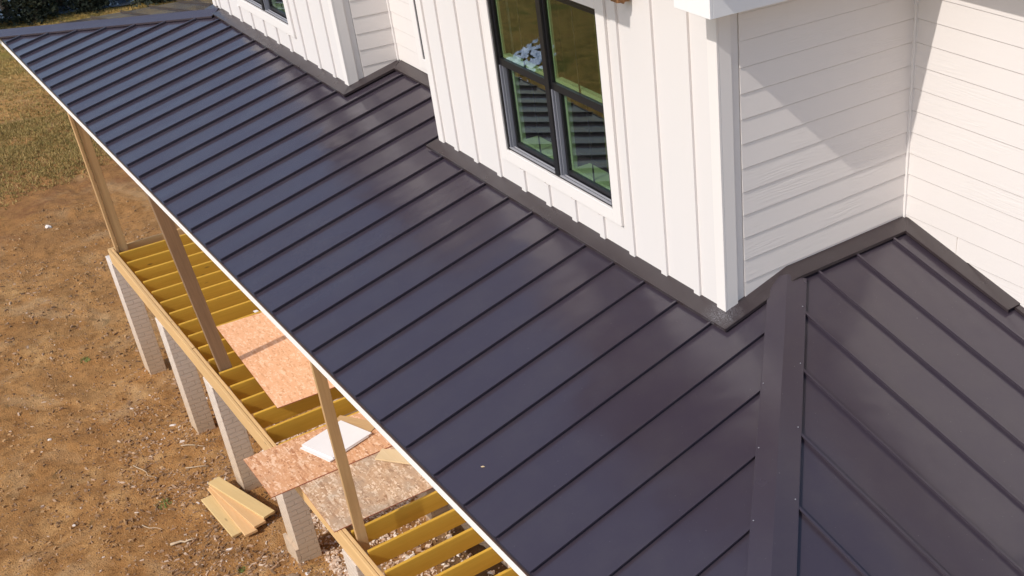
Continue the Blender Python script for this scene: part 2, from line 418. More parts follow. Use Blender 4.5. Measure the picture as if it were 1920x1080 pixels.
# fine sideways ripples near the eave of the drip edge
de = MB()
de.box(CX0, EV, -.03, -.002, -.055, .012)
de.build('drip_edge', M['flash'], roof)
def cap(name, pts, nl, nr, raise_, wl_, wr_, zL, zR):
    c = MB(); 
    for (a, b) in zip(pts, pts[1:]):
        A, B = Vector(a), Vector(b)
        def e(P, n, w, zf):
            x, y = P.x+n[0]*w, P.y+n[1]*w; return Vector((x, y, zf(x, y)+.082))
        al, bl, ar, br_ = e(A, nl, wl_, zL), e(B, nl, wl_, zL), e(A, nr, wr_, zR), e(B, nr, wr_, zR)
        At, Bt = Vector((A.x, A.y, A.z+raise_)), Vector((B.x, B.y, B.z+raise_))
        dn = Vector((0, 0, .016))
        for p, q, r_, s_ in ((al, bl, Bt, At), (At, Bt, br_, ar)):
            c.hexa([p-dn, q-dn, r_-dn, s_-dn, p, q, r_, s_])
        dd = Vector((0, 0, .055))
        for p, q, n in ((al, bl, nl), (ar, br_, nr)):
            o = Vector((n[0]*.012, n[1]*.012, 0))
            c.hexa([p-dd, q-dd, q-dd+o, p-dd+o, p-Vector((0,0,.001)), q-Vector((0,0,.001)), q+o-Vector((0,0,.001)), p+o-Vector((0,0,.001))])
    o = c.build(name, M['capm'], roof)
    bm = bmesh.new(); bm.from_mesh(o.data); bmesh.ops.recalc_face_normals(bm, faces=bm.faces); bm.to_mesh(o.data); bm.free()
    return o
r2 = .7071
capR = cap('hip_cap', [(XK+.16, YH-.16*KH, z2(XK+.16)), (EV+.02, -.02, z2(EV+.02))], (-r2, -r2), (r2, r2), .105, .335, .335, lambda x, y: z1(y), lambda x, y: z2(x))
hl = Vector((HX-CX0, HY, 0)).normalized()
cap('hip_cap', [(CX0-.1, -.07, 0), (HX+.32, HY+.32*HY/(HX-CX0), zl(HX+.32))], (hl.y, -hl.x), (-hl.y, hl.x), .14, .40, .36, lambda x, y: z1(y), lambda x, y: zl(x))
rv = MB(); rv.box(-.008, .008, -.008, .008, 0, .008); rvm = None
def rivet(x, y, z):
    global rvm
    if rvm is None:
        o = rv.build('rivet', M['rivet'], None, (0, 0, 0)); rvm = o.data
    else:
        o = bpy.data.objects.new('rivet', rvm); COL.objects.link(o)
    o.parent = capR; q = Vector((x, y, z))-Vector(capR['_o']); o.location = q*S
for k in range(1, 5):
    x = -1.5753+k*.9998; rivet(x-.02, hipR(x)-.40, z1(hipR(x)-.40)+.095)
for k in range(2, 9):
    y = 9.25-.99*k; x = XK+(YH-y)/KH+.40
    if x < EV-.2: rivet(x, y+.02, z2(x)+.095)
# fascia + soffit
fa = MB()
fa.box(CX0+.02, EV-.02, -.002, .06, -.30, -.037)
fa.box(EV-.06, EV-.01, .061, 22, -.30, -.037); fa.box(CX0+.01, CX0+.06, .061, 22, -.30, -.037)
fa.build('fascia', M['fascia'], roof)
sf = MB(); sf.box(CX0+.07, EV-.07, .062, YB-.02, -.34, -.29); sf.box(XK+.05, EV-.07, YB-.02, 22, -.34, -.29); sf.box(CX0+.07, XL-.05, YB-.02, 22, -.34, -.29)
sf.build('soffit', M['soffit'], roof)
bmh = MB(); bmh.box(-35.1, 3.3, .85, 1.4, -.95, -.345); bmh.build('porch_beam', M['treated'], roof)

# ---- flashing ----
def ribbon(c, pin, pout, lift=.108, lip=.06):
    for (a, b, p, q) in zip(pin, pin[1:], pout, pout[1:]):
        a, b, p, q = [Vector((v[0], v[1], v[2]+lift)) for v in (a, b, p, q)]
        dn = Vector((0, 0, .014))
        c.hexa([a-dn, b-dn, q-dn, p-dn, a, b, q, p])
        n = ((q-p).cross(Vector((0, 0, 1)))).normalized()
        if n.dot(p-a) < 0: n = -n
        o = n*.014; l = Vector((0, 0, lip)); e = Vector((0, 0, .0015))
        c.hexa([p-l, q-l, q-l+o, p-l+o, p-e, q-e, q+o-e, p+o-e])
def fix(o):
    bm = bmesh.new(); bm.from_mesh(o.data); bmesh.ops.recalc_face_normals(bm, faces=bm.faces); bm.to_mesh(o.data); bm.free()
    return o
FW = .332
c = MB(); YF = YB-FW
P = lambda x, y, z: (x, y, z)
ribbon(c, [P(-13.35, YB+.1, z1(YB+.1)), P(-7.75, YB+.1, z1(YB+.1))], [P(-13.35, YF, z1(YF)), P(-7.85, YF, z1(YF))])
ribbon(c, [P(-7.95, YB+.1, z1(YB+.1)+.007), P(XK, YB+.1, z1(YB+.1)+.002)], [P(-8.05, YF-.004, z1(YF)+.007), P(XK+FW, YF, z1(YF)+.002)])
tag(fix(c.build('apron_flashing', M['flash'], house)))
c = MB()
ribbon(c, [P(XK-.1, YB, z1(YB)), P(XK-.1, YH, ZH), P(XK-.1, YI+.1, ZH)], [P(XK+FW, YF, z1(YF)-.0), P(XK+FW, YH-.1, z2(XK+FW)+.02), P(XK+FW, YI-.36, z2(XK+FW))])
fix(c.build('sidewall_flashing', M['flash'], house))
c = MB()
ribbon(c, [P(XK-.1, YI+.1, z2(XK)), P(XK, YI+.1, z2(XK)), P(.45, YI+.1, z2(.45))], [P(XK+FW-.1, YI-.36, z2(XK+FW)+.002), P(XK+FW, YI-.36, z2(XK+FW)+.002), P(.45, YI-.36, z2(.45))])
fix(c.build('sidewall_flashing', M['flash'], house))
c = MB()
ribbon(c, [P(.40, YI+.1, z2(.40)), P(4.2, YI+.1, z2(4.2))], [P(.40, YI-.14, z2(.40)), P(4.2, YI-.14, z2(4.2))], .075)
fix(c.build('sidewall_flashing', M['flash'], house))
c = MB()
ribbon(c, [P(XL-.1, YB+.1, z1(YB+.1)), P(XR0, YB+.1, z1(YB+.1))], [P(XL-.05, YF, z1(YF)), P(XR0+FW, YF, z1(YF))])
fix(c.build('apron_flashing', M['flash'], house))
c = MB()
ribbon(c, [P(XR0-.1, YB, z1(YB)), P(XR0-.1, YR+.1, z1(YR+.1))], [P(XR0+FW, YF, z1(YF)), P(XR0+FW, YR-FW, z1(YR-FW))])
fix(c.build('sidewall_flashing', M['flash'], house))
c = MB()
ribbon(c, [P(XR0, YR+.1, z1(YR+.1)), P(XR1+.2, YR+.1, z1(YR+.1))], [P(XR0+FW, YR-FW, z1(YR-FW)+.002), P(XR1+.2, YR-FW, z1(YR-FW)+.002)])
fix(c.build('apron_flashing', M['flash'], house))
c = MB()
ribbon(c, [P(XL+.1, YF+.3, zl(XL)), P(XL+.1, 20, zl(XL))], [P(XL-.4, YF+.1, zl(XL-.4)), P(XL-.4, 20, zl(XL-.4))])
fix(c.build('sidewall_flashing', M['flash'], house))

# ---- walls ----
def batten_wall(name, x0, x1, y, zb, zt, openings, xs, thick=.42, trimL=.3, trimR=.3):
    w = MB()
    xs0 = sorted(openings)
    cur = x0
    for (a, b, lo, hi) in xs0:
        w.box(cur, a, y, y+thick, zb, zt); w.box(a, b, y, y+thick, zb, lo); w.box(a, b, y, y+thick, hi, zt); cur = b
    w.box(cur, x1, y, y+thick, zb, zt)
    bw, bd = .085, .048
    for x in xs:
        segs = [(zb, zt)]
        for (a, b, lo, hi) in openings:
            if a-.45 < x < b+.45:
                segs = [(zb, lo-.30), (hi+.30, zt)]
        for (lo, hi) in segs: w.box(x-bw*2, x, y-bd, y-.001, lo, hi)
    return w.build(name, M['panel'], house)
ZT = 7.9
win2 = (-9.86, -5.87, 2.28, 6.13)
win1 = (-25.93, -22.0, 2.28, 6.13)
winr = (-16.72, -14.4, 2.28, 6.13)
batten_wall('board_and_batten_wall', XR1, XK-.05, YB, .2, ZT, [win2], [-12.30, -11.37, -10.32, -9.26, -8.27, -7.27, -6.26, -5.25, -4.22, -3.23])
batten_wall('board_and_batten_wall', XL, XR0-.05, YB, .2, ZT, [win1], [-28.22, -27.24, -26.24, -25.23, -24.23, -23.22, -22.22, -21.21, -20.2, -19.2])
# lap siding
LAP, LZ = .4335, 3.194
def lap_wall(name, axis, fixed, a0, a1, zb, zt, sgn, backing=.3, openings=()):
    w = MB(); lp, lq = .025, .009
    k0 = math.floor((zb-LZ)/LAP)
    def seg(b0, b1, z0, z1_):
        for k in range(k0, int((zt-LZ)/LAP)+1):
            a = LZ+k*LAP; b = a+LAP-.014
            A, B = max(a, z0), min(b, z1_)
            if B-A < .02: continue
            f = lambda z: lp-(lp-lq)*(z-a)/LAP
            if axis == 'y':      # runs along y, faces sgn*x
                i, oA, oB = fixed-sgn*.001, fixed+sgn*f(A), fixed+sgn*f(B)
                w.hexa([(i, b0, A), (oA, b0, A), (oA, b1, A), (i, b1, A), (i, b0, B), (oB, b0, B), (oB, b1, B), (i, b1, B)])
            else:
                i, oA, oB = fixed+.001, fixed-f(A), fixed-f(B)
                w.hexa([(b0, oA, A), (b1, oA, A), (b1, i, A), (b0, i, A), (b0, oB, B), (b1, oB, B), (b1, i, B), (b0, i, B)])
    def body(b0, b1, z0, z1_):
        if axis == 'y': w.box(min(fixed, fixed-sgn*backing), max(fixed, fixed-sgn*backing), b0, b1, z0, z1_)
        else: w.box(b0, b1, fixed, fixed+backing, z0, z1_)
    cur = a0
    for (a, b, lo, hi) in openings:
        seg(cur, a, zb, zt); body(cur, a, zb, zt); seg(a, b, zb, lo); body(a, b, zb, lo); seg(a, b, hi, zt); body(a, b, hi, zt); cur = b
    seg(cur, a1, zb, zt); body(cur, a1, zb, zt)
    return fix(w.build(name, M['lap'], house))
lap_wall('lap_siding_wall', 'y', XK-.045, YB+.43, YI, .2, 7.86, 1)
lap_wall('lap_siding_wall', 'x', YI, XK-.04, 4.0, -2, 8.0, 1)
lap_wall('lap_siding_wall', 'y', XR0-.045, YB+.43, YR, .2, 7.86, 1)
lap_wall('lap_siding_wall', 'x', YR, XR0-.04, XR1+.3, .2, 7.86, 1, openings=[winr])
lap_wall('lap_siding_wall', 'y', XL, YB+.43, 20, .2, 7.86, -1)
lap_wall('lap_siding_wall', 'y', XR1, YB+.43, YR, .2, 7.86, -1)
lap_wall('lap_siding_wall', 'y', 4.0, YI+.31, 22, -2, 8.0, 1)
# corner boards
def corner(x, y, z0, z1_, sx):
    c = MB(); wf, ws, th = .245, .245, .05
    if sx > 0:
        c.box(x-wf, x, y-th, y-.001, z0, z1_); c.box(x-th+.002, x-.002, y, y+ws, z0, z1_)
    else:
        c.box(x, x+wf, y-th, y-.001, z0, z1_); c.box(x+.002, x+th-.002, y, y+ws, z0, z1_)
    return c.build('corner_board', M['trim'], house, bevel=.006)
corner(XK, YB, .2, 7.86, 1); corner(XR0, YB, .2, 7.86, 1)
corner(XR1-.04, YB, .2, 7.86, -1); corner(XL-.04, YB, .2, 7.86, -1)
c = MB()
c.box(XK-.044, XK+.02, YI-.065, YI-.002, 1, 7.6); c.build('inside_corner_trim', M['trim'], house, bevel=.005)
c = MB(); c.box(XR0-.044, XR0+.02, YR-.065, YR-.002, 1, 7.6); c.build('inside_corner_trim', M['trim'], house, bevel=.005)
# sheathing joint lines in the lap boards
c = MB()
for (x, k) in ((-1.15, -4), (1.9, -1), (.6, 2)):
    c = MB(); a = LZ+k*LAP; c.box(x, x+.008, YI-.032, YI-.008, a+.01, a+LAP-.01); c.build('siding_joint', M['soffit'], house)

# ---- windows ----
def window(x0, x1, z0, z1_, y, label=None, n=2):
    f = MB(); fw = .065; yo = y-.03; yi = y+.34
    mid = (x0+x1)/2; mw = .075
    zc = 4.23; rw = .075
    f.box(x0, x0+fw, yo, yi, z0, z1_); f.box(x1-fw, x1, yo, yi, z0, z1_)
    f.box(x0+fw, x1-fw, yo, yi, z1_-fw, z1_)
    f.box(x0+fw, x1-fw, yo+.02, yi, z0, z0+.05)
    bays = [(x0+fw, x1-fw)]
    if n == 2:
        f.box(mid-mw, mid+mw, yo-.01, yi, z0+.05, z1_-fw); bays = [(x0+fw, mid-mw), (mid+mw, x1-fw)]
    w = f.build('window', M['black'], house, bevel=.006)
    if label: w['label'] = label
    c = MB(); cw = .27; ct = .06
    c.box(x0-cw, x0-.002, y-ct, y-.002, z0-cw, z1_+cw); c.box(x1+.002, x1+cw, y-ct, y-.002, z0-cw, z1_+cw)
    c.box(x0-.001, x1+.001, y-ct, y-.002, z0-cw, z0-.002); c.box(x0-.001, x1+.001, y-ct, y-.002, z1_+.002, z1_+cw)
    c.build('casing', M['trim'], w, bevel=.006)
    for (a, b) in bays:
        s = MB(); st = .042
        # upper sash, near the outer face
        yu = y+.06
        for (p, q, r_, t_) in ((a, a+st, zc-rw, z1_-fw), (b-st, b, zc-rw, z1_-fw), (a+st, b-st, z1_-fw-.08, z1_-fw), (a+st, b-st, zc-rw, zc+rw)):
            s.box(p, q, yu-.04, yu+.04, r_, t_)
        s.build('sash', M['black'], w)
        yl = y+.155
        s = MB(); g0 = a+.085
        for (p, q, r_, t_) in ((g0, g0+.06, z0+.09, zc+rw-.01), (b-.06, b, z0+.09, zc+rw-.01), (g0+.06, b-.06, z0+.09, z0+.18), (g0+.06, b-.06, zc-rw+.01, zc+rw-.01)):
            s.box(p, q, yl-.04, yl+.04, r_, t_)
        s.build('sash', M['black'], w)
        j = MB(); j.box(a, a+.035, y+.0, yl+.05, z0+.05, zc-rw); j.box(a+.055, a+.075, y+.04, yl+.05, z0+.05, zc-rw); j.build('jamb_liner', M['jamb'], w)
        j = MB(); j.box(a, b, y-.02, y+.03, z0+.051, z0+.065); j.box(a, b, y+.06, y+.08, z0+.051, z0+.085); j.build('sill', M['alu'], w)
        g = MB(); g.box(a+st, b-st, yu-.006, yu+.006, zc+rw, z1_-fw-.08); g.build('pane', M['glass'], w)
        g = MB(); g.box(g0+.06, b-.06, yl-.006, yl+.006, z0+.18, zc-rw+.01); g.build('pane', M['glass'], w)
        xm = (a+b)/2; mt = MB(); mt.box(xm-.015, xm+.015, yu+.012, yu+.03, zc+rw, z1_-fw-.08); mt.build('muntin', M['black'], w)
        xm = (g0+b)/2; mt = MB(); mt.box(xm-.015, xm+.015, yl+.012, yl+.03, z0+.2, zc-rw+.01); mt.build('muntin', M['black'], w)
        # pale green inner frame seen through the glass
        i = MB()
        i.box(a+.001, a+st+.04, yu+.042, yu+.09, zc+rw-.02, z1_-fw); i.box(b-st-.02, b-.001, yu+.042, yu+.09, zc+rw-.02, z1_-fw)
        i.box(a+st+.041, b-st-.021, yu+.042, yu+.16, zc+rw-.03, zc+rw+.075)
        i.box(g0+.02, g0+.13, yl+.042, yl+.13, z0+.1, zc-rw); i.box(b-.09, b-.001, yl+.042, yl+.13, z0+.1, zc-rw)
        i.box(g0+.131, b-.091, yl+.042, yl+.42, z0+.12, z0+.235)
        i.build('inner_frame', M['green'], w)
    return w
window(*win2[:2], win2[2], win2[3], YB, 'large black double window in the nearer bay, four panes with thin vertical bars')
window(*win1[:2], win1[2], win1[3], YB, 'black double window in the farther bay, cut off by the photo top')
window(*winr[:2], winr[2], winr[3], YR, 'black window in the recess between the bays, only its edge showing', 1)
# rooms behind the glass
for (a, b, yb_) in ((XR1+.45, XK-.45, 11.5), (XL+.45, XR0-.45, 11.5)):
    r_ = MB(); y0 = YB+.43; z0, z1_ = .9, 8.0
    r_.box(a, b, y0, yb_, z0-.1, z0); r_.box(a, b, y0, yb_, z1_, z1_+.1)
    r_.box(a-.1, a, y0, yb_, z0, z1_); r_.box(b, b+.1, y0, yb_, z0, z1_); r_.box(a, b, yb_, yb_+.1, z0, z1_)
    x = a+.4
    while x < b: r_.box(x, x+.1, yb_-.25, yb_-.002, z0, z1_); x += 1.0
    r_.box(a+3.5, a+3.9, y0+1.6, y0+1.9, z0, z1_); r_.box(a+5.8, a+6.1, y0+1.2, y0+1.4, z0, z0+3.1)
    r_.build('room_interior', M['inner'], house)

# ---- window awning (its foot bracket and shadow show at the photo's top edge) ----
aw = MB()
aw.slab([(-11.3, YB-2.5, 8.52), (-4.42, YB-2.5, 8.52), (-4.42, YB-.05, 9.3), (-11.3, YB-.05, 9.3)], .07)
awn = aw.build('window_awning', M['metal'], house)
for x in (-4.88, -10.7):
    board('bracket', (x, YB-.10, 6.56), (x, YB-2.2, 8.45), .24, .24, M['bracketw'], house, segs=2)
    board('bracket', (x, YB-.17, 6.50), (x, YB-.14, 9.0), .24, .22, M['bracketw'], house, up=(1, 0, 0), segs=2)

# ---- eaves and upper roofs ----
def bay_roof(xa, xb, ov=.70, ymain=14):
    ze0, ze1 = 6.95, 7.45; yf = YB-.70
    for (sx, xe) in ((1, xb), (-1, xa)):
        c = MB()
        xo = xe+sx*ov
        a, b = sorted((xo, xo-sx*.06)); c.box(a, b, yf+.06, 12, ze0, ze1)
        a, b = sorted((xo, xe-sx*.165)); c.box(a, b, yf, yf+.058, ze0, ze1)
        a, b = sorted((xe-sx*.165, xe-sx*.11)); c.box(a, b, yf+.0585, YB-.06, ze0, ze1)
        a, b = sorted((xo-sx*.061, xe-sx*.105)); c.box(a, b, yf+.06, YB-.06, ze0+.03, ze0+.08)
        a, b = sorted((xo-sx*.061, xe+sx*.0)); c.box(a, b, YB-.055, 12, ze0+.03, ze0+.08)
        c.build('eave_fascia', M['fascia'], house, bevel=.005)
    mid = (xa+xb)/2; hw = (xb-xa)/2+ov+.10; pk = ze1+hw*.62
    r_ = MB()
    yf2 = yf-.06
    for sx in (1, -1):
        xo = mid+sx*hw
        pts = [(xo, yf2, ze1+.1), (xo, 13, ze1+.1), (mid, 13, pk+.1), (mid, yf2, pk+.1)]
        if sx < 0: pts = pts[::-1]
        r_.slab(pts, .09)
    r_.build('upper_roof', M['metal'], house)
    g = MB(); x0_, x1_ = xa+.02, xb-.06; zt_ = pk-.12; y0, y1 = YB+.001, YB+.41
    lo_ = [(x0_, 7.899), (x1_, 7.899), (mid, zt_)]
    b0 = len(g.v); g.v += [(x, y0, z) for x, z in lo_]+[(x, y1, z) for x, z in lo_]
    for f_ in ((0, 1, 2), (5, 4, 3), (0, 3, 4, 1), (1, 4, 5, 2), (2, 5, 3, 0)): g.f.append(tuple(b0+i for i in f_)); g.mi.append(0)
    x = xa+.85
    while x < xb-.5:
        zz_ = 7.9+(zt_-7.9)*(1-abs(x-mid)/(mid-x0_)); g.box(x-.17, x, YB-.048, YB-.001, 7.9, max(7.95, zz_-.05)); x += 1.0
    g.build('gable', M['panel'], house)
bay_roof(XR1, XK); bay_roof(XL, XR0)
c = MB()
c.box(-1.7, 5.0, YI-1.05, YI-1.0, 7.3, 7.75); c.box(-1.7, 5.0, YI-1.0, YI-.04, 7.33, 7.38)
c.build('eave_fascia', M['fascia'], house, bevel=.005)
c = MB(); c.slab([(-1.66, YI-1.12, 7.85), (5.1, YI-1.12, 7.85), (5.1, 16, 11.6), (-1.66, 16, 11.6)], .09); c.slab([(-28.0, 9, 9.0), (-4, 9, 9.0), (-4, 16, 13), (-28, 16, 13)], .1)
c.build('upper_roof', M['metal'], house)
# ---- ground floor walls and foundation under the porch ----
c = MB(); c.box(XL, 3.6, 5.32, 5.36, -7.4, -.35); c.build('porch_wall', M['lap'], house)
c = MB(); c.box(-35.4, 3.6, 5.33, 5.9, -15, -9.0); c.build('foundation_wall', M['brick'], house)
for x in (-24.9, -18.3, -12.2): 
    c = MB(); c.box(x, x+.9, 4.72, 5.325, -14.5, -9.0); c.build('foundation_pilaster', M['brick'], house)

# ------------------------------------------------------------------ porch deck
deck = root('porch_deck_frame', 'unfinished porch deck frame of yellow treated joists and rim beams on brick piers', 'deck frame', (-17, 3, -8.83))
ZD = -8.25
DJ = .575
jm = None
for k in range(36):
    x = -34.18+k*.998
    if x > 1: break
    o = board('joist', (x, 1.09, ZD-DJ/2), (x, 5.25, ZD-DJ/2), .094, DJ, M['joistm'], deck, me=jm, segs=4)
    if jm is None: jm = o.data
board('end_joist', (-34.85, .87, ZD-DJ/2), (-34.85, 5.25, ZD-DJ/2), .094, DJ, M['treated'], deck, segs=4)
for (a, b) in ((-34.8, -25.3), (-25.28, -16.9), (-16.88, -8.4), (-8.38, 1.2)):
    board('rim_beam', (a, .88, ZD-.3), (b, .88, ZD-.3), .094, .60, M['treated'], deck, segs=8, jit=.004)
    board('rim_beam', (a+.02, .985, ZD-.29), (b-.02, .985, ZD-.29), .094, .575, M['treated'], deck, segs=8, jit=.003)
    board('ledger', (a, 5.285, ZD-.3), (b, 5.285, ZD-.3), .06, .56, M['treated'], deck, segs=2)

# piers
PX = [(-34.8, 'leftmost white painted brick pier under the far corner of the deck frame'),
      (-28.55, 'white painted brick pier, second from the far corner of the deck'),
      (-23.5, 'white painted brick pier beside the stack of loose planks'),
      (-18.3, 'white painted brick pier with a wider foot under the overhanging strand board'),
      (-12.6, 'white painted brick pier cut off by the bottom edge of the photo'),
      (-6.5, 'white painted brick pier under the near end of the deck')]
for i, (x, lb) in enumerate(PX):
    g_ = gz(x, .8)
    c = MB(); nc = 26; h0, h1 = g_-.6, -8.86
    c.box(x-.88, x, .80, 1.42, h0, h1)
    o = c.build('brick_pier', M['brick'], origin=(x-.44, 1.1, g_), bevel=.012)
    tag(o, lb, 'pier', 'brick piers under the deck front')
    if i == 3:
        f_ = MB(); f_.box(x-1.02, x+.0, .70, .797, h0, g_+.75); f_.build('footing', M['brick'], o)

# posts
def post(x, y, z0, z1_, wx, wy, mat, lb, lean=(0, 0), extra=None):
    p = root('temporary_post', lb, 'post', (x, y, z0), 'temporary posts holding up the porch roof')
    board('stud', (x, y, z0), (x+lean[0], y+lean[1], z1_), wx, wy, mat, p, up=(0, 1, 0), segs=10, jit=.004)
    if extra:
        e = extra; board('nailer', (x+e[0], y+e[1], z0+e[4]), (x+e[0]+lean[0], y+e[1]+lean[1], z1_-e[5]), e[2], e[3], e[6], p, up=(0, 1, 0), segs=8, jit=.003)
    return p
post(-34.60, 1.34, ZD-.5, -.35, .10, .30, M['stud'], 'brown wooden post standing at the far corner of the deck frame', extra=(-.02, -.23, .20, .095, .0, .0, M['stud']))
post(-23.45, 1.36, ZD-.1, -.35, .20, .38, M['old'], 'dark weathered leaning post with nail holes, beside the large strand board', lean=(0, -.55), extra=(-.17, -.20, .12, .08, 3.6, .0, M['orange']))
post(-12.9, 1.22, ZD-.5, -.35, .10, .27, M['stud'], 'light brown wooden post nearest the camera, in front of the white panel')

# strand boards
def sheet(name, lb, cx, cy, z, lx, ly, rot, mat, cat='board', th=.028, edge=None, group=None):
    bm = bmesh.new(); bmesh.ops.create_cube(bm, size=1)
    for v in bm.verts: v.co = Vector((v.co.x*lx*S, v.co.y*ly*S, v.co.z*th*S))
    me = bpy.data.meshes.new(name); bm.to_mesh(me); bm.free()
    me.materials.append(mat); me.materials.append(edge or mat)
    for p in me.polygons:
        if abs(p.normal.z) < .5: p.material_index = 1
    o = bpy.data.objects.new(name, me); COL.objects.link(o); o.location = W(cx, cy, z+th/2); o.rotation_euler = (0, 0, rot); o['_o'] = (cx, cy, z)
    tag(o, lb, cat, group)
    return o
GS = 'strand boards laid over the joists'
def sheet_c(name, lb, c0, c1, wid, z, mat, **k):
    """c0->c1 is the front edge, width goes to +y"""
    a = Vector((c0[0], c0[1], 0)); b = Vector((c1[0], c1[1], 0)); d = (b-a).normalized(); n = Vector((-d.y, d.x, 0)); c = (a+b)/2+n*wid/2
    return sheet(name, lb, c.x, c.y, z, (b-a).length, wid, math.atan2(d.y, d.x), mat, **k)
sheet_c('strand_board', 'bright orange strand board, the largest and farthest sheet, crossed by a post shadow', (-26.1, 1.98), (-20.0, 1.74), 2.98, ZD+.004, M['osb1'], edge=M['osbedge'], group=GS)
sheet_c('strand_board', 'grey brown weathered strand board at the foot of the nearest post', (-16.6, .80), (-13.46, .735), 3.0, ZD+.006, M['osb3'], edge=M['osbedge'], group=GS)
sheet_c('strand_board', 'reddish strand board overhanging the rim, with the white panel lying on it', (-18.1, .05), (-15.9, .03), 4.4, ZD+.042, M['osb2'], edge=M['osbedge'], group=GS)
zb = ZD+.042+.028+.006
sheet('tan_panel', 'thin tan panel lying half under the white panel', -17.45, 2.95, zb, 1.35, .9, .56, M['stud'], 'panel', th=.025)
def quad_sheet(name, lb, pts, z, th, mat, cat, group=None):
    cx = sum(p[0] for p in pts)/4; cy = sum(p[1] for p in pts)/4
    c = MB(); c.slab([(p[0], p[1], z+th) for p in pts], th)
    o = fix(c.build(name, mat, origin=(cx, cy, z))); tag(o, lb, cat, group); return o
quad_sheet('white_panel', 'lower white panel peeping out under the upper one on the reddish board', [(-17.44, 1.44), (-16.26, 1.82), (-16.66, 3.15), (-17.84, 2.77)], zb+.03, .03, M['wpanel'], 'panel', 'white panels on the reddish board')
quad_sheet('white_panel', 'upper square white panel lying askew on the reddish strand board', [(-17.50, 1.52), (-16.32, 1.93), (-16.70, 3.26), (-17.89, 2.85)], zb+.066, .035, M['wpanel'], 'panel', 'white panels on the reddish board')
quad_sheet('wood_offcut', 'pale wedge of fresh pine lying at the seam of two strand boards', [(-15.55, 2.83), (-14.3, 3.75), (-14.7, 4.3), (-15.84, 3.17)], zb+.004, .05, M['fresh'], 'offcut')
quad_sheet('wood_scrap', 'tiny white scrap on a joist near the eave', [(-26.35, 3.3), (-26.2, 3.32), (-26.22, 3.45), (-26.36, 3.42)], ZD+.002, .02, M['wpanel'], 'scrap')

quad_sheet('fallen_leaf', 'tiny pale dry leaf on the porch roof panel near the eave', [(-3.08, .61), (-3.05, .615), (-3.03, .66), (-3.07, .65)], MS*.66+.004, .005, M['fresh'], 'leaf')

# ------------------------------------------------------------------ ground
def frange(a, b, s):
    o = []; x = a
    while x < b-1e-6: o.append(x); x += s
    return o
gx = [-6000, -3000, -1500, -800, -450, -300, -220, -170, -140, -120] + frange(-110, -62, .8) + frange(-62, -9, .17) + frange(-9, 6, .8) + [8, 12, 20, 40, 90, 200, 500, 1200, 3000, 6000]
gy = [-6000, -3000, -1200, -500, -250, -120, -70, -45] + frange(-38, -11, .7) + frange(-11, 8, .17) + frange(8, 22, .8) + [23, 26, 30, 36, 45, 60, 90, 140, 250, 500, 1200, 3000, 6000]
def gh(x, y):
    z = gz(x, y)
    if -120 < x < 20 and -45 < y < 40:
        p = Vector((x*.35, y*.35, 0))
        z += .16*noise.fractal(p, 1., 2., 4)
        if x > -70: z += .08*noise.fractal(Vector((x*2.1, y*2.1, 3)), .9, 2.1, 4)
        for (px, _) in PX[:5]:
            d = math.hypot(x-px+.4, y-1.0); z += .12*math.exp(-(d/1.0)**2)
    return z
vs = []; fs = []
for x in gx:
    for y in gy: vs.append(((x+20)*S, y*S, (gh(x, y)+12.6)*S))
ny = len(gy)
for i in range(len(gx)-1):
    for j in range(ny-1): fs.append((i*ny+j, (i+1)*ny+j, (i+1)*ny+j+1, i*ny+j+1))
me = bpy.data.meshes.new('ground'); me.from_pydata(vs, [], fs); me.materials.append(M['ground']); me.polygons.foreach_set('use_smooth', [True]*len(fs)); me.update()
go = bpy.data.objects.new('ground', me); COL.objects.link(go); go.location = W(-20, 0, -12.6); go['kind'] = 'structure'; go['_o'] = (-20, 0, -12.6)

def scatter(name, n, pick, mat, mk, lb, cat):
    V = []; F = []; O = Vector((-20, 0, -12.6)); cnt = 0
    while cnt < n:
        p = pick()
        if p is None: continue
        x, y = p; z = gh(x, y); b = len(V)
        vv, ff = mk(x, y, z)
        V += [((q[0]-O.x)*S, (q[1]-O.y)*S, (q[2]-O.z)*S) for q in vv]; F += [tuple(b+i for i in f) for f in ff]; cnt += 1
    me = bpy.data.meshes.new(name); me.from_pydata(V, [], F); me.materials.append(mat); me.update()
    o = bpy.data.objects.new(name, me); COL.objects.link(o); o.location = W(*O); o['_o'] = tuple(O)
    o['kind'] = 'stuff'; tag(o, lb, cat); return o
rnd = random.Random(11)
def chip(smin, smax, el):
    def mk(x, y, z):
        s = smin*(smax/smin)**(rnd.random()**2.2); l = s*rnd.uniform(1, el); a = rnd.uniform(0, 6.283); h = s*rnd.uniform(.25, .8); t1 = rnd.uniform(-.25, .25)
        ca, sa = math.cos(a), math.sin(a); out = []
        for k, (u, v) in enumerate(((-1, -.7), (.7, -1), (1, .6), (-.6, 1))):
            u *= l*.5*rnd.uniform(.7, 1.1); v *= s*.5*rnd.uniform(.7, 1.1); out.append((x+u*ca-v*sa, y+u*sa+v*ca, z-.01))
        top = [(px+(x-px)*.25, py+(y-py)*.25, z+h*rnd.uniform(.6, 1.1)) for (px, py, _) in out]
        return out+top, [(4, 5, 6, 7), (0, 1, 5, 4), (1, 2, 6, 5), (2, 3, 7, 6), (3, 0, 4, 7)]
    return mk
def pick_dirt():
    x = rnd.uniform(-50, -11); y = rnd.uniform(-11, 5.2)
    d = .10+.75*math.exp(-((x+22)/9)**2)*math.exp(-((y-.3)/2.6)**2)
    d *= .35+1.3*max(0, noise.noise(Vector((x*.45, y*.45, 9)))+.35)
    return (x, y) if rnd.random() < d else None
scatter('wood_chips', 15000, pick_dirt, M['chips'], chip(.02, .095, 3.4), 'small wood chips, clods and pale bits scattered over the brown dirt', 'debris')
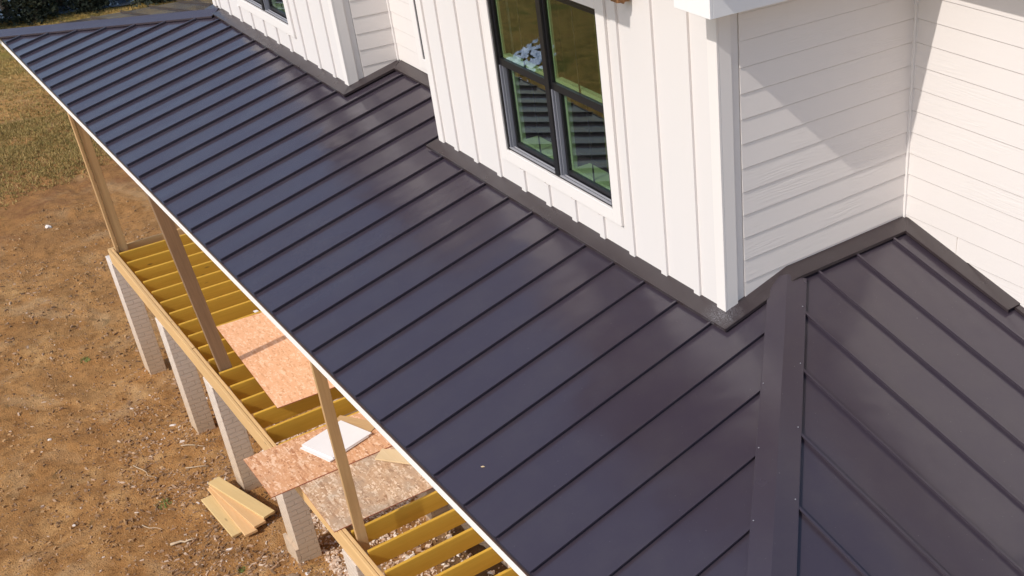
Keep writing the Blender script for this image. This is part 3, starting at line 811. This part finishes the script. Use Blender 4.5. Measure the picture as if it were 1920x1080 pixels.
def pick_clod():
    x = rnd.uniform(-56, -11); y = rnd.uniform(-12, 5.2)
    return (x, y) if rnd.random() < .12+1.6*max(0, noise.noise(Vector((x*.55, y*.55, 31)))+.1) else None
scatter('soil_clods', 8500, pick_clod, M['clods'], chip(.03, .13, 1.8), 'loose brown soil clods and leaf litter lying over the bare dirt', 'soil clods')
def pick_rub():
    x = rnd.uniform(-26, -9); y = rnd.uniform(1.4, 5.3)
    if y > 3.7+1.2*noise.noise(Vector((x*.5, 3, 3))) and x > -18.5 and rnd.random() < .85: return None
    return (x, y) if rnd.random() < .25+1.2*max(0, noise.noise(Vector((x*.6, y*.6, 5)))+.3) else None
scatter('stone_rubble', 9000, pick_rub, M['rubble'], chip(.035, .14, 2.4), 'pale broken stone and chips on the ground under the deck joists', 'rubble')
def blade(x, y, z):
    V = []; F = []
    for _ in range(rnd.randint(3, 6)):
        a = rnd.uniform(0, 6.28); w = rnd.uniform(.012, .03); h = rnd.uniform(.06, .2); l = rnd.uniform(-.14, .14); l2 = rnd.uniform(-.14, .14); ox = rnd.uniform(-.09, .09); oy = rnd.uniform(-.09, .09)
        b = len(V); V += [(x+ox-w*math.cos(a), y+oy-w*math.sin(a), z-.02), (x+ox+w*math.cos(a), y+oy+w*math.sin(a), z-.02), (x+ox+l, y+oy+l2, z+h)]; F.append((b, b+1, b+2))
    return V, F
def pick_grass():
    x = -rnd.uniform(38, 100) if rnd.random() < .5 else -rnd.uniform(44, 72); y = rnd.uniform(-12, 9) if x > -72 else rnd.uniform(-12, 26)
    if rnd.random() < max(0, (-3-y)/9)+.6*noise.noise(Vector((x*.2, y*.2, 8))) or rnd.random() < max(0, (x+60)/24)+max(0, (y-5)/5)*(x > -72): return None
    e = noise.noise(Vector((x*.16, y*.16, 1)))*9
    d = max(0, min(1, (-x-57+e)/14))*(.45+1.1*max(0, noise.noise(Vector((x*.5, y*.5, 2)))+.4))
    return (x, y) if rnd.random() < d else None
scatter('dry_grass', 42000, pick_grass, M['grass'], blade, 'patchy dry ochre and green lawn grass left of the porch', 'grass')

# ------------------------------------------------------------------ loose things on the dirt
GP = 'loose planks stacked on the dirt'
def plank(lb, a, b, w, z, mat, th=.085):
    o = board('plank', (a[0], a[1], z+th/2), (b[0], b[1], z+th/2), w, th, mat, segs=4); tag(o, lb, 'plank', GP); return o
z0 = gh(-23, .1)+.05
plank('lowest yellow plank of the stack, sticking out farthest from the deck', (-24.02, -.30), (-21.45, -.16), .36, z0, M['plank'])
plank('orange tinted plank in the middle of the stack, with its knotted face up', (-24.35, .06), (-21.10, .17), .40, z0+.09, M['orange'])
plank('second plank from the top, only a narrow strip of it showing', (-24.36, .12), (-21.22, .52), .40, z0+.18, M['orange'])
plank('topmost pale yellow plank of the stack, nearest the brick piers', (-24.44, .14), (-21.38, .90), .42, z0+.27, M['plank'])
def stick(a, b, r_, lb):
    A = Vector((a[0], a[1], gh(*a)+.05)); B = Vector((b[0], b[1], gh(*b)+.07)); n = 5; c = MB(); prev = None
    d = (B-A).normalized(); u = d.cross(Vector((0, 0, 1))).normalized(); w = u.cross(d)
    for i in range(n+1):
        q = A+(B-A)*(i/n)+u*rnd.uniform(-.06, .06)+Vector((0, 0, rnd.uniform(0, .03))); rad = r_*(1-.6*i/n)
        ring = []
        for k in range(6):
            an = k/6*6.283; p = q+u*math.cos(an)*rad+w*math.sin(an)*rad; ring.append(len(c.v)); c.v.append(tuple(p))
        if prev:
            for k in range(6): c.f.append((prev[k], prev[(k+1) % 6], ring[(k+1) % 6], ring[k])); c.mi.append(0)
        else: c.f.append(tuple(ring[::-1])); c.mi.append(0)
        prev = ring
    c.f.append(tuple(prev)); c.mi.append(0)
    o = c.build('stick', M['stickm'], origin=tuple((A+B)/2), smooth=True); tag(o, lb, 'stick', 'sticks on the dirt')
stick((-28.3, .1), (-27.6, .75), .024, 'pale dry stick leaning toward the foot of the second brick pier')
stick((-26.85, -.2), (-26.2, .42), .024, 'pale stick lying in the dirt between the second and third brick piers')
stick((-24.5, -2.3), (-23.6, -1.9), .02, 'thin pale stick lying alone left of the plank stack')
stick((-22.6, -1.9), (-22.2, -1.3), .05, 'thick short brown stick below the plank stack')
stick((-28.2, -1.6), (-26.9, -1.25), .022, 'long thin twig on bare dirt well left of the brick piers')
def stone(x, y, r_, lb, mat):
    bm = bmesh.new(); bmesh.ops.create_icosphere(bm, subdivisions=2, radius=1)
    sd_ = rnd.random()*50
    for v in bm.verts:
        k = 1+.45*noise.noise(v.co*1.3+Vector((sd_, 0, 0))); v.co = Vector((v.co.x*r_*1.3*k*S, v.co.y*r_*k*S, v.co.z*r_*.7*k*S))
    me = bpy.data.meshes.new('stone'); bm.to_mesh(me); bm.free(); me.materials.append(mat)
    o = bpy.data.objects.new('stone', me); COL.objects.link(o); o.location = W(x, y, gh(x, y)+r_*.25); o.rotation_euler = (0, 0, rnd.uniform(0, 6)); tag(o, lb, 'stone', 'stones on the dirt')
t = NT('pale_stone'); M['pale'] = t.out(t.mix(t.noise(t.coord(), 30, 4), (.55, .46, .38), (.8, .74, .68)), .8)
t = NT('brown_clod'); M['clod'] = t.out(t.mix(t.noise(t.coord(), 30, 4), (.20, .12, .06), (.34, .22, .13)), .9, t.bump(t.noise(t.coord(), 30, 4), .6, .01))
stone(-53.2, 1.1, .13, 'pale flat stone on the reddish ground near the photo left edge', M['pale'])
stone(-18.0, .35, .16, 'brown clod beside the near brick pier with the wider foot', M['clod'])
stone(-32.6, -3.4, .06, 'small white stone on bare dirt at the left edge', M['pale'])
stone(-26.1, -4.0, .05, 'small white pebble in the lower left dirt', M['pale'])
def weed(x, y, r_, lb):
    c = MB()
    for _ in range(60):
        a = rnd.uniform(0, 6.28); d = r_*rnd.random()**.6; px, py = x+d*math.cos(a), y+d*math.sin(a); z = gh(px, py); w = rnd.uniform(.015, .03); h = rnd.uniform(.04, .12); b = rnd.uniform(0, 6.28)
        c.poly([(px-w*math.cos(b), py-w*math.sin(b), z-.01), (px+w*math.cos(b), py+w*math.sin(b), z-.01), (px+rnd.uniform(-.08, .08), py+rnd.uniform(-.08, .08), z+h)])
    o = c.build('weed_tuft', M['weed'], origin=(x, y, gh(x, y))); tag(o, lb, 'weed', 'green weed tufts in the dirt')
weed(-25.1, -1.45, .26, 'bright green weed tuft left of the plank stack')
weed(-38.0, -.9, .22, 'small green weed tuft in the dirt left of the far brick pier')
weed(-19.6, -.7, .14, 'faint green weed tuft in front of the near brick pier')

# out-of-view sheet added for the sky-blue patch in the window reflection
c = MB(); nx = 26; gp = {}
ux, uy = -.76, -.65
for i in range(nx):
    for j in range(nx):
        a_, b_ = (i-nx/2)*.44, (j-nx/2)*.155
        x, y = -60.0+ux*a_-uy*b_, -22.6+uy*a_+ux*b_
        gp[i, j] = len(c.v); c.v.append((x+.3*noise.noise(Vector((i*.6, j*.6, 1))), y+.3*noise.noise(Vector((i*.6, j*.6, 7))), gh(x, y)+.2+.22*noise.noise(Vector((i*.5, j*.5, 4)))))
for i in range(nx-1):
    for j in range(nx-1):
        if math.hypot(i-nx/2, j-nx/2) < 9+6*noise.noise(Vector((i*.3, j*.3, 0))) and noise.noise(Vector((i*.42, j*.34, 12))) > -.2:
            c.f.append((gp[i, j], gp[i+1, j], gp[i+1, j+1], gp[i, j+1])); c.mi.append(0)
o = c.build('added_reflection_sheet', M['sheet'], origin=(-60, -22.6, gh(-60, -22.6)), smooth=True); tag(o, 'bluish white sheet added on the lawn for the sky patch mirrored in the window', 'plastic sheet')

# ------------------------------------------------------------------ trees and water beyond the lawn
c = MB(); pts = []
for k in range(40):
    a = k/40*6.283; rr_ = 1+.22*noise.noise(Vector((math.cos(a)*1.5, math.sin(a)*1.5, 2)))
    pts.append((-112+14*math.cos(a)*rr_, 12+26*math.sin(a)*rr_, 0))
zp = gz(-100, 0)+.25
c.slab([(p[0], p[1], zp) for p in pts], .15)
o = c.build('pond_water', M['water'], origin=(-112, 12, zp)); o['kind'] = 'structure'
def tree_mesh(seed, H, low):
    r2_ = random.Random(seed); V = []; F = []
    cl = []
    for _ in range(46):
        h = low+(H-low)*r2_.random()**1.1; rad = (1-(h/H)**1.4)*H*.26+.4; a = r2_.uniform(0, 6.28); d = rad*r2_.random()**.5
        cl.append((d*math.cos(a), d*math.sin(a), h, r2_.uniform(.8, 1.7)))
    for (cx, cy, cz, cr) in cl:
        for _ in range(85):
            while True:
                p = Vector((r2_.uniform(-1, 1), r2_.uniform(-1, 1), r2_.uniform(-1, 1)))
                if p.length < 1: break
            p = Vector((cx, cy, cz))+Vector((p.x*cr, p.y*cr, p.z*cr*.7)); s = r2_.uniform(.10, .26)
            a = Vector((r2_.uniform(-1, 1), r2_.uniform(-1, 1), r2_.uniform(-1, 1))).normalized()*s; b = Vector((r2_.uniform(-1, 1), r2_.uniform(-1, 1), r2_.uniform(-1, 1))).normalized()*s
            k = len(V); V += [tuple((p+a)*S), tuple((p+b)*S), tuple((p-a*.6-b*.3)*S)]; F.append((k, k+1, k+2))
    me = bpy.data.meshes.new('crown'); me.from_pydata(V, [], F); me.materials.append(M['leaf']); me.update()
    bm = bmesh.new()
    bmesh.ops.create_cone(bm, cap_ends=True, segments=9, radius1=.42*S, radius2=.08*S, depth=H*.9*S)
    bmesh.ops.translate(bm, verts=bm.verts, vec=(0, 0, H*.45*S))
    for v in bm.verts: v.co.x += .1*math.sin(v.co.z*.8)
    for _ in range(9):
        h = r2_.uniform(low*.6, H*.7); a = r2_.uniform(0, 6.28); L = (H-h)*.3+.6
        res_ = bmesh.ops.create_cone(bm, cap_ends=True, segments=5, radius1=.1*S, radius2=.02*S, depth=L*S)
        mt = Matrix.Translation((0, 0, h*S)) @ Matrix.Rotation(a, 4, 'Z') @ Matrix.Rotation(1.1, 4, 'Y') @ Matrix.Translation((0, 0, L*.5*S))
        bmesh.ops.transform(bm, matrix=mt, verts=res_['verts'])
    mt_ = bpy.data.meshes.new('trunk'); bm.to_mesh(mt_); bm.free(); mt_.materials.append(M['bark'])
    return me, mt_
kinds = [tree_mesh(1, 20, .4), tree_mesh(2, 16, .2), tree_mesh(3, 24, .8), tree_mesh(4, 3.4, .1)]
def tree(x, y, k, sc, lb, grp):
    e = root('evergreen_tree', lb, 'tree', (x, y, gh(x, y)-.1), grp); e.scale = (sc,)*3; e.rotation_euler = (0, 0, rnd.uniform(0, 6))
    for nm, me in zip(('crown', 'trunk'), kinds[k]):
        o = bpy.data.objects.new(nm, me); COL.objects.link(o); o.parent = e
ords = ['leftmost', 'second from the left', 'third from the left', 'fourth from the left', 'fifth from the left', 'rightmost']
for i, (x, y, k, sc) in enumerate(((-99.5, 3.5, 0, 1), (-100, 8.5, 2, .9), (-100.5, 12.5, 1, 1.1), (-99.5, 17, 0, .95), (-99.5, 22.5, 2, 1), (-99, 28, 1, 1))):
    tree(x, y, k, sc, ords[i]+' of the dark evergreens between lawn and water', 'dark evergreens beyond the lawn')
for i, (x, y, sc) in enumerate(((-97.5, 5.5, 1), (-98.2, 10.2, 1.1), (-97.8, 14.2, .9), (-97.2, 19.2, 1.1), (-97.6, 24.5, 1), (-97.0, 29.5, 1.))):
    tree(x, y, 3, sc, ords[i]+' of the low dark shrubs along the far lawn edge', 'low shrubs at the lawn edge')
for i, (x, y, k, sc) in enumerate(((-130, -2, 1, 1.4), (-131, 8, 2, 1.2), (-130, 18, 0, 1.3), (-129, 28, 2, 1.2))):
    tree(x, y, k, sc, ords[i if i < 3 else 5]+' of the tall evergreens on the far side of the pond', 'evergreens behind the pond')

for o in list(bpy.data.objects):
    if '_o' in o: del o['_o']
